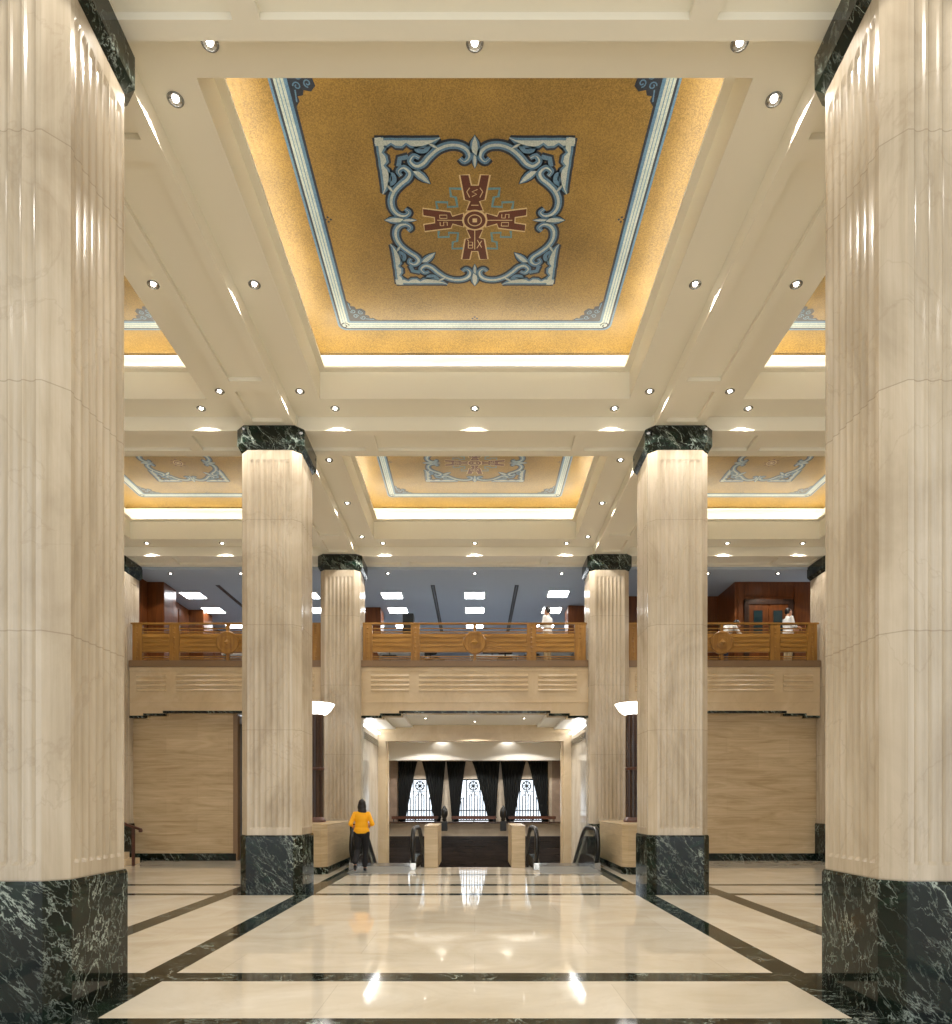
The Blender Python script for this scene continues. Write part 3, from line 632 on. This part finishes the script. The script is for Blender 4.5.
desk(-2.2, 21.0, 'white office desk behind left part of the central balustrade'); desk(.6, 21.4, 'white office desk behind middle of the central balustrade'); desk(2.3, 20.7, 'white office desk behind right part of the central balustrade')
desk(-7.0, 21.2, 'white office desk behind the left balustrade')
chair(-2.5, 20.2, PI, 'black office chair behind left part of the central balustrade'); chair(-1.2, 20.6, 2.6, 'black office chair beside the left central desk'); chair(.9, 20.5, PI, 'black office chair before the middle desk')
chair(1.7, 20.1, 2.9, 'black office chair before the right central desk'); chair(-6.4, 20.4, PI, 'black office chair behind the left balustrade')
t = thing('cabinet', 'tall black office cabinet behind left of the central balcony', 'cabinet', (-2.12, 21.9, MF)); b = MB(); b.bev(-.17, .17, -.2, .2, .03, 2.2, .01); b.build('body', M['black'], t); b = MB(); b.bev(-.15, .15, -.215, -.2, .08, 2.12, .006); b.build('door', M['black'], t)
t = thing('monitor', 'black computer monitor on the middle office desk', 'monitor', (.55, 21.45, MF+.74)); b = MB(); b.bev(-.3, .3, -.02, .02, .12, .5, .006); b.build('screen', M['black'], t); b = MB(); b.box(-.03, .03, 0, .03, 0, .2); b.box(-.12, .12, -.08, .08, 0, .012); b.build('stand', M['steel'], t)

# ------------------------------------------------------------------ portal, vestibule and lower level
for s in (-1, 1):
    w = MB(); xx = sorted((s*3.0, s*3.25)); w.box(xx[0], xx[1], YS, 21.2, -4, 3.862)
    struct(w, 'wall_reveal_'+side(s), M['reveal'], 'polished marble side wall of the portal')
    w = MB(); xx = sorted((s*2.76, s*3.3)); w.box(xx[0], xx[1], 21.2, 21.6, -4, 3.49); w.box(*sorted((s*2.70, s*2.76)), 21.3, 21.55, -4, 3.49)
    struct(w, 'trim_%d' % (8 if s < 0 else 9), M['stone'], 'cream stone pilaster at the inner end of the portal')
    w = MB(); w.box(*sorted((s*3.45, s*3.6)), 21.6, 27, -4, 4); 
    struct(w, 'wall_vestibule_'+side(s), M['stone'], 'side wall of the stair hall beyond the portal')
    w = MB(); w.box(*sorted((s*3.2, s*3.3)), 16.75, 21.6, -4, -.003); struct(w, 'wall_well_'+side(s), M['stone'], 'side of the escalator well')
    t = tag(MB().box(*sorted((s*2.985, s*2.93)), 18.8, 21.1, 3.70, 3.74).build('cove_lamp', M['vcove']), 'white lamp strip at top of the %s portal side wall' % side(s), 'lamp')
    g_ = MB(); 
    for k in range(4): g_.box(*sorted((s*2.995, s*2.975)), 18.5, 21.15, 3.32+k*.05, 3.345+k*.05)
    tag(g_.build('air_grille', M['steel']), 'narrow dark slotted grille high on the %s portal side wall' % side(s), 'air vent')
w = MB(); steplintel(w, -3.02, 3.02, 18.75, 21.2, .57, 1.09, 4.3); struct(w, 'ceiling_portal', M['paintw'], 'white stepped ceiling of the portal')
w = MB(); w.box(-3.3, 3.3, 21.2, 21.6, 3.49, 4.1); w.box(-3.0, 3.0, 21.17, 21.2, 3.74, 3.84); struct(w, 'trim_10', M['stone'], 'cream stone inner lintel of the portal')
w = MB(); w.box(-3.5, 3.5, 24.0, 24.2, 3.07, 4.0); struct(w, 'trim_11', M['paintw'], 'pale painted bulkhead beyond the portal')
w = MB(); w.box(-3.6, 3.6, 21.6, 24.1, 3.9, 4.0); w.box(-3.6, 3.6, 24.2, 27, 3.3, 3.4); struct(w, 'ceiling_vestibule', M['paint'], 'ceiling of the stair hall')
YW = 27.0; up = 683/YW
def far_x(px): return (px-476)/up
def far_z(py): return 1.6+(802-py)/up
WZ0, WZ1 = far_z(821), far_z(779)
wc = [far_x(421), far_x(474.5), far_x(528)]; WH = .66
w = MB(); xsn = [-3.5]+[v for c in wc for v in (c-WH, c+WH)]+[3.5]
for i in range(0, len(xsn), 2): w.box(xsn[i], xsn[i+1], YW, YW+.2, .81, 3.35)
for c in wc: w.box(c-WH, c+WH, YW, YW+.2, WZ1, 3.35)
w.box(-3.5, 3.5, YW, YW+.2, .25, .81)
struct(w, 'wall_far', M['farstone'], 'stone window wall beyond the escalators')
w = MB(); w.box(-3.5, -3.05, YW-.04, YW, .81, 3.3); w.box(3.05, 3.5, YW-.04, YW, .81, 3.3); struct(w, 'trim_12', M['tile'], 'brown tiled strips at both ends of the window wall')
w = MB(); w.box(-3.5, 3.5, YW-.1, YW+.2, -4, .25)
for k in range(4): w.bev(-3.5, 3.5, YW-.16, YW-.1, -.12+k*.09, -.06+k*.09, .008)
for k in range(4): w.bev(-3.4+k*1.72, -1.76+k*1.72, YW-.13, YW-.1, -1.2, -.2, .012)
struct(w, 'wall_far_dado', M['dado'], 'dark wood panelling below the window wall')
w = MB(); w.box(-3.45, 3.45, YW-.55, YW, .77, .83); struct(w, 'trim_13', M['darkwood'], 'dark ledge along the window wall')
w = MB(); w.quad((-3.6, 16.75, -4), (3.6, 16.75, -4), (3.6, 27, -4), (-3.6, 27, -4)); struct(w, 'floor_lower', M['floor'], 'lower lobby floor')
w = MB(); w.box(-3.3, 3.3, 16.70, 16.75, -4, -.02); struct(w, 'trim_14', M['stone'], 'edge of the floor at the escalator well')
for i, c in enumerate(wc):
    f = MB(); f.box(c-WH, c-WH+.05, YW+.02, YW+.1, WZ0, WZ1); f.box(c+WH-.05, c+WH, YW+.02, YW+.1, WZ0, WZ1); f.box(c-WH, c+WH, YW+.02, YW+.1, WZ1-.05, WZ1); f.box(c-WH, c+WH, YW+.02, YW+.1, WZ0, WZ0+.05)
    wo = struct(f, 'window_%d' % (i+1), M['grille'], 'tall daylit window with black iron grille, '+('left', 'middle', 'right')[i])
    p = MB(); p.box(c-WH+.05, c+WH-.05, YW+.1, YW+.12, WZ0+.05, WZ1-.05); p.build('glass_pane', M['pane'], wo)
    gr = MB(); y = YW+.05; cz = WZ1-.27
    gr.tube([(c+.17*math.cos(a*PI/8), y, cz+.17*math.sin(a*PI/8)) for a in range(16)], .026, 6, closed=True)
    for a in range(4): d = Vector((math.cos(a*PI/4), 0, math.sin(a*PI/4))); gr.tube([Vector((c, y, cz))-d*.2, Vector((c, y, cz))+d*.2], .02, 6)
    gr.box(c-.29, c-.245, y-.012, y+.012, WZ0, WZ1); gr.box(c+.245, c+.29, y-.012, y+.012, WZ0, WZ1); gr.box(c-.28, c+.28, y-.01, y+.01, cz-.24, cz-.215)
    for x, zt in ((-.16, cz-.42), (-.055, cz-.3), (.055, cz-.3), (.16, cz-.42), (-.38, cz-.45), (-.48, cz-.6), (.38, cz-.45), (.48, cz-.6)): gr.box(c+x-.020, c+x+.020, y-.012, y+.012, WZ0, zt)
    for x, zt in ((-.108, cz-.42), (.108, cz-.42), (0, cz-.3), (-.43, cz-.55), (.43, cz-.55)): gr.tube([(c+x+.054*math.cos(PI*k/8), y, zt+.07*math.sin(PI*k/8)) for k in range(9)], .020, 6)
    for z in (WZ0+.18, WZ0+.42): gr.box(c-WH, c+WH, y-.01, y+.01, z-.02, z+.02)
    gr.build('iron_grille', M['grille'], wo)
def curtain(t0, t1, b0, b1, lb):
    n = 44; rows = 16; f = MB(); rs = []; zt, zb = far_z(761.5), .834
    for j in range(rows+1):
        t = j/rows; z = zt+(zb-zt)*t; e = math.sin(t*PI/2)**1.3 if False else (t**.85)
        l = far_x(t0+(b0-t0)*e); r = far_x(t1+(b1-t1)*e)
        rs.append([(l+(r-l)*i/n, 26.88-.045*math.sin(i/n*PI*14)*(1-.3*t), z) for i in range(n+1)])
    f.rings(rs, False, False, smooth=True, closed=False)
    t = thing('curtain', lb, 'curtain', (0, 0, 0), 'dark velvet curtains')
    o = f.build('drape', M['velvet'], t, fix=False); sm = o.modifiers.new('thick', 'SOLIDIFY'); sm.thickness = .012
    b = MB(); z = zt+(zb-zt)*.93; b.box(far_x(b0)-.03, far_x(b1)+.03, 26.80, 26.93, z-.03, z+.02); b.build('tieback', M['velvet'], t)
curtain(400, 419, 400, 407, 'dark curtain at left side of the left window'); curtain(423.5, 447, 436, 442, 'dark curtain at right side of the left window')
curtain(448, 467, 453.5, 460, 'dark curtain at left side of the middle window'); curtain(473.5, 501, 490, 497, 'dark curtain at right side of the middle window')
curtain(502, 527, 507.5, 515, 'dark curtain at left side of the right window'); curtain(529, 549, 543, 549, 'dark curtain at right side of the right window')
for a, c, lb in ((394, 440, 'left'), (453, 497, 'middle'), (509, 556, 'right')):
    t = thing('gallery_rail', 'brown wooden rail in front of the %s window' % lb, 'handrail', (far_x((a+c)/2), 26.6, .83), 'gallery rails'); h = (c-a)/2/up
    b = MB(); b.bev(-h, h, -.03, .03, .10, .22, .012); b.build('rail', M['railwood'], t)
    for k in (-1, 0, 1): b = MB(); b.box(k*(h-.08)-.02, k*(h-.08)+.02, -.02, .02, .0, .1); b.build('bracket', M['black'], t)
for px, lb in ((446.3, 'left'), (503.8, 'right')):
    t = thing('urn_lantern', 'black urn shaped lantern post between the gallery rails, %s one' % lb, 'lantern', (far_x(px), 26.37, .48), 'black urn lanterns')
    b = MB(); b.bev(-.12, .12, -.08, .07, 0, .38, .015); b.build('bracket_block', M['black'], t)
    b = MB(); b.lathe([(.05, .38), (.10, .42), (.07, .48), (.12, .58), (.13, .74), (.10, .86), (.06, .9), (.05, .94), (.02, .98)], 0, 0, 14); b.build('urn', M['black'], t)
# vestibule downlights
v0 = v1 = None
for x, y, z, lb in ((-1.15, 23.88, 3.9, 'vestibule downlight washing the bulkhead, left of centre'), (1.15, 23.88, 3.9, 'vestibule downlight washing the bulkhead, right of centre')):
    if v0 is None: v0 = make_downlight((x, y, z), lb, 'vestibule downlights', 7, 120, .06)
    else: dup(v0, (x, y, z), lb)
for x, y, z, lb in ((0, 20.2, 3.99, 'added fill downlight in centre of the stepped portal ceiling'), (-1.4, 19.4, 3.99, 'added fill downlight in left of the stepped portal ceiling'), (1.4, 19.4, 3.99, 'added fill downlight in right of the stepped portal ceiling'),
                    (-2.2, 25.4, 3.3, 'added fill downlight before the left window'), (0, 25.4, 3.3, 'added fill downlight before the middle window'), (2.2, 25.4, 3.3, 'added fill downlight before the right window'), (-1.6, 22.6, 3.9, 'added fill downlight in the stair hall behind the inner lintel, left'), (1.6, 22.6, 3.9, 'added fill downlight in the stair hall behind the inner lintel, right')):
    if v1 is None: v1 = make_downlight((x, y, z), lb, 'vestibule downlights', 110, 140, .06, col=(1, .95, .88))  # fill lamps added to brighten the portal, stair hall and window wall
    else: dup(v1, (x, y, z), lb)

# ------------------------------------------------------------------ dado blocks, torchiere lamps, parapets
for s in (-1, 1):
    nm_ = side(s); t = thing('column_plinth', 'low travertine plinth around the far %s column with green skirting' % nm_, 'plinth', (s*3.85, 16.5, 0), 'low travertine plinths')
    def plan(e, z): 
        h = .58+e; a, b_ = -1.43-e, 1.44; c = .12
        p = [(-h+c, a), (h-c, a), (h, a+c), (h, b_), (-h, b_), (-h, a+c)]; return [(x, y, z) for x, y in p]
    b = MB(); b.rings([plan(-.01, .16), plan(-.01, 1.08)]); b.build('body', M['travertine'], t)
    b = MB(); b.rings([plan(.005, 1.08), plan(.005, 1.115)]); b.build('coping', M['stone'], t)
    b = MB(); b.rings([plan(.01, 0), plan(.01, .16)]); b.build('skirting', M['green'], t)
    t = thing('torchiere_lamp', 'tall fluted wood torchiere with glowing white bowl beside the middle %s column' % nm_, 'floor lamp', (s*3.87, 16.6, 1.116), 'bowl topped torchieres')
    b = MB(); b.lathe([(.25, 0), (.25, .03), (.23, .06), (.215, .09), (.20, .12)], n=24); b.build('foot', M['railwood'], t)
    n = 48; b = MB(); rr = lambda z: [((.178+.018*(1 if (i//3) % 2 else 0))*math.cos(2*PI*i/n), (.178+.018*(1 if (i//3) % 2 else 0))*math.sin(2*PI*i/n), z) for i in range(n)]
    b.rings([rr(.12), rr(2.62)]); b.build('fluted_post', M['darkwood'], t); b = MB(); b.lathe([(.20, 1.25), (.21, 1.27), (.21, 1.31), (.20, 1.33)], n=24); b.build('collar', M['railwood'], t)
    b = MB(); b.lathe([(.20, 2.60), (.27, 2.62), (.36, 2.70), (.46, 2.86), (.45, 2.865), (.35, 2.72), (.2, 2.66)], n=32); b.build('lamp_shade', M['shade'], t)
    t = thing('parapet', 'slim travertine parapet end between escalator and centre stair, %s one' % nm_, 'parapet', (s*1.06, 16.72, 0), 'travertine parapet ends')
    b = MB(); b.bev(-.165, .165, -.15, 1.6, -.0, 1.0, .01); b.build('wall_end', M['travertine'], t); b = MB(); b.bev(-.175, .175, -.16, 1.6, 1.0, 1.03, .008); b.build('coping', M['stone'], t)
# floor landing plates and escalators
def handpath(x, off=0):
    pts = []; r = .40; zc = .56; y0 = .45
    for k in range(0, 9): a = -PI/2-PI*k/8; pts.append((x, y0+(r-off)*math.cos(a), zc+(r-off)*math.sin(a)))
    return pts, y0
def escalator(xc, hw, lb):
    t = thing('escalator', lb, 'escalator', (xc, 16.5, 0), 'escalators going down')
    b = MB(); b.box(-hw+.12, hw-.12, -1.25, .45, 0, .012); p = b.build('landing_plate', M['plate'], t)
    c = MB()
    for k in range(24): x = -hw+.2+k*(2*hw-.4)/23; c.box(x-.012, x+.012, .3, .5, .012, .022)
    c.build('comb', M['steel'], p)
    sl = math.tan(math.radians(30)); L = 6.4
    for s in (-1, 1):
        x = s*(hw-.08)
        arc = [(x, .33-.33*math.cos(a), .56-.40*math.sin(a)) for a in [PI/2-PI*k/12+0 for k in range(13)]]
        arc = [(x, -.25+.33*(1-math.cos(PI/2-abs(0))) , 0)] and [(x, -.10-.36*math.cos(a), .56+.40*math.sin(a)) for a in [(-PI/2+PI*k/12) for k in range(13)]]
        top = arc+[(x, .5, .96), (x, 1.0, .96), (x, 1.4, .90), (x, 1.8, .73), (x, 1.8+L, .73-sl*L)]
        h = MB(); h.tube(top, .055, 10); h.build('handrail', M['black'], t)
        g1 = MB(); pl = [(-.10-.30*math.cos(a), .56+.34*math.sin(a)) for a in [(-PI/2+PI*k/12) for k in range(13)]]+[(1.0, .90), (1.4, .84), (1.8, .67), (1.8+L, .67-sl*L), (1.8+L, .2-sl*L), (1.8, .2), (1.0, .25)]
        n = len(pl); g1.add([(x-.006, y, z) for y, z in pl]+[(x+.006, y, z) for y, z in pl], [tuple(range(n)), tuple(range(n, 2*n))[::-1]]+[(i, i+n, (i+1) % n+n, (i+1) % n) for i in range(n)]); g1.build('glass_side', M['glass'], t)
        k1 = MB(); pl = [(-.42, 0), (-.36, .16), (-.2, .25), (.2, .27), (1.0, .27), (1.8, .2), (1.8+L, .2-sl*L), (1.8+L, -.5-sl*L), (1.8, -.4), (1.0, 0)]; n = len(pl)
        k1.add([(x-.07, y, z) for y, z in pl]+[(x+.07, y, z) for y, z in pl], [tuple(range(n)), tuple(range(n, 2*n))[::-1]]+[(i, i+n, (i+1) % n+n, (i+1) % n) for i in range(n)]); k1.build('skirt', M['steel'], t)
    for k in range(18):
        b = MB(); y = .5+k*.38; z = -.0-max(0, k-2)*.22; b.bev(-hw+.16, hw-.16, y, y+.37, z-.25, z-.02 if k else 0, .006); b.build('step', M['steel'], t)
escalator(-2.18, .80, 'left escalator going down, beside the woman in yellow'); escalator(2.18, .80, 'right escalator going down, beside the far right column')

# ------------------------------------------------------------------ people
def fused(mb, name, mat, parent, vox):
    o = mb.build(name, mat, parent, fix=False); r = o.modifiers.new('fuse', 'REMESH'); r.mode = 'VOXEL'; r.voxel_size = vox; r.use_smooth_shade = True
    s = o.modifiers.new('soft', 'SMOOTH'); s.iterations = 4; s.factor = .5
    return o
def hand(mb, w, d, side_, palm_n):
    """hand from wrist w along direction d; palm normal palm_n"""
    d = Vector(d).normalized(); nrm = Vector(palm_n); nrm = (nrm-d*nrm.dot(d)).normalized(); lat = d.cross(nrm)*side_; w = Vector(w)
    mb.cap(w, .024, w+d*.03, .026)
    for k in (-1, 0, 1): mb.cap(w+d*.02+lat*.018*k, .015, w+d*.085+lat*.022*k, .014)
    for k, L in zip((-1.5, -.5, .5, 1.5), (.060, .075, .080, .070)):
        a = w+d*.085+lat*.019*k; b = a+d*L*.5+nrm*.008; c = b+d*L*.35+nrm*.02; mb.cap(a, .0095, b, .009); mb.cap(b, .009, c, .008)
    a = w+d*.02+lat*.026; b = a+d*.04+lat*.03+nrm*.01; c = b+d*.035+nrm*.012; mb.cap(a, .013, b, .011); mb.cap(b, .011, c, .009)
def person(loc, rz, lb, J, shirt, trousers, longhair, female=False):
    t = thing('person', lb, 'person', loc, None, rz); V = {k: Vector(v) for k, v in J.items()}
    b = MB(); hd = V['head']; nk = V['neck']; ch = V['chest']; pv = V['pelvis']
    b.ell(hd, (.074, .093, .112)); b.ell(hd+Vector((0, .035, -.06)), (.052, .055, .05)); b.cap(hd+Vector((0, .085, .005)), .009, hd+Vector((0, .105, -.018)), .013)
    b.cap(hd+Vector((-.018, .087, -.055)), .008, hd+Vector((.018, .087, -.055)), .008)
    for s in (-1, 1): b.ell(hd+Vector((s*.076, -.005, -.005)), (.012, .02, .03)); b.ell(hd+Vector((s*.03, .083, .012)), (.012, .01, .008))
    b.cap(nk, .052, hd+Vector((0, -.01, -.06)), .050)
    b.ell((ch+nk)/2+Vector((0, 0, -.03)), (.165 if female else .19, .095, .13)); b.ell(ch, (.15 if female else .17, .105, .17)); b.ell((ch+pv)/2, (.125, .09, .17)); b.ell(pv, (.165, .115, .13))
    sh = MB(); tr = MB()
    e = .018; sh.ell((ch+nk)/2+Vector((0, 0, -.03)), (.175+.0 if female else .20, .105, .13)); sh.ell(ch, (.165 if female else .19, .125, .18)); sh.ell((ch+pv)/2, (.155, .12, .2)); sh.ell(pv+Vector((0, 0, .02)), (.185, .135, .14)); sh.cap(nk-Vector((0, 0, .03)), .062, nk, .06)
    tr.ell(pv+Vector((0, 0, -.02)), (.175, .125, .13))
    for s, k in ((-1, 'l'), (1, 'r')):
        S_, E, Wr = V['sh'+k], V['el'+k], V['wr'+k]; H, K, A, T_ = V['hip'+k], V['kn'+k], V['an'+k], V['toe'+k]
        b.cap(S_, .048, E, .037); b.cap(E, .037, Wr, .025); hand(b, Wr, Wr-E, s, (-s, .2, -.3))
        b.cap(H, .085, K, .055); b.cap(K, .053, K.lerp(A, .35), .055); b.cap(K.lerp(A, .35), .055, A, .036); b.cap(A, .036, T_, .03)
        sh.cap(S_, .054, E, .05); sh.cap(E, .053, E.lerp(Wr, .35), .047)
        tr.cap(H, .10, K, .072); tr.cap(K, .07, A+Vector((0, 0, .05)), .058)
        so = MB(); hl = A+Vector((0, -.03, -.035)); so.cap(hl, .038, A.lerp(T_, .5)+Vector((0, 0, -.02)), .036); so.cap(A.lerp(T_, .5)+Vector((0, 0, -.02)), .036, T_+Vector((0, .02, -.005)), .03); fused(so, 'shoe', M['black'], t, .008)
    fused(b, 'body', M['skin'], t, .006); fused(sh, 'shirt', M[shirt], t, .009); fused(tr, 'trousers', M[trousers], t, .010)
    h = MB(); h.ell(hd+Vector((0, -.022, .022)), (.086, .092, .105))
    if longhair:
        h.ell(hd+Vector((0, -.05, -.06)), (.102, .065, .12)); h.ell(hd+Vector((.01, -.07, -.15)), (.10, .05, .10)); h.ell(hd+Vector((.01, -.08, -.22)), (.06, .035, .07))
        for s in (-1, 1): h.cap(hd+Vector((s*.07, -.02, .0)), .025, hd+Vector((s*.075, -.03, -.17)), .022)
    fused(h, 'hair', M['hair'], t, .007)
    return t
STAND = dict(pelvis=(0, 0, .93), chest=(0, 0, 1.24), neck=(0, -.01, 1.42), head=(0, .02, 1.565), shl=(-.18, 0, 1.37), shr=(.18, 0, 1.37), ell=(-.22, -.02, 1.10), elr=(.22, -.02, 1.10), wrl=(-.20, .12, .92), wrr=(.20, .12, .92),
             hipl=(-.09, 0, .88), hipr=(.09, 0, .88), knl=(-.10, .02, .49), knr=(.10, .02, .49), anl=(-.10, -.01, .09), anr=(.10, -.01, .09), toel=(-.11, .15, .035), toer=(.11, .15, .035))
walk = dict(STAND); walk.update(pelvis=(0, 0, .91), chest=(0, .01, 1.21), neck=(0, 0, 1.39), head=(.01, .04, 1.53), shl=(-.15, .01, 1.32), shr=(.15, .01, 1.32), ell=(-.24, -.07, 1.09), elr=(.25, -.04, 1.09), wrl=(-.21, .13, 1.02), wrr=(.19, .16, 1.05),
                             knl=(-.09, .02, .48), anl=(-.11, -.30, .19), toel=(-.12, -.20, .07), knr=(.08, .10, .49), anr=(.07, .06, .09), toer=(.08, .22, .035))
person((-2.58, 15.55, .013), .05, 'woman in yellow top and black trousers walking away, long dark hair', walk, 'yellow', 'blackcloth', True, True)
p1 = dict(STAND); p1.update(ell=(-.22, .05, 1.12), elr=(.22, .05, 1.12), wrl=(-.14, .25, 1.10), wrr=(.14, .25, 1.10))
person((2.05, 19.2, MF), 1.0, 'person in white shirt and khaki trousers behind central balustrade', p1, 'whitecloth', 'khaki', False)
person((8.85, 19.3, MF), -1.45, 'person in white shirt reaching forward behind the right balustrade by the door', p1, 'whitecloth', 'khaki', False)
lean = dict(STAND); lean.update(pelvis=(0, -.12, .88), chest=(0, .12, 1.08), neck=(0, .27, 1.17), head=(0, .40, 1.25), shl=(-.18, .22, 1.13), shr=(.18, .22, 1.13), ell=(-.22, .34, .92), elr=(.22, .34, .92), wrl=(-.18, .52, .80), wrr=(.18, .52, .80),
                             hipl=(-.09, -.1, .83), hipr=(.09, -.1, .83), knl=(-.1, .0, .47), knr=(.1, .0, .47))
person((7.05, 19.3, MF), -1.4, 'person in white shirt bending over behind the right balustrade medallion', lean, 'whitecloth', 'navycloth', False)
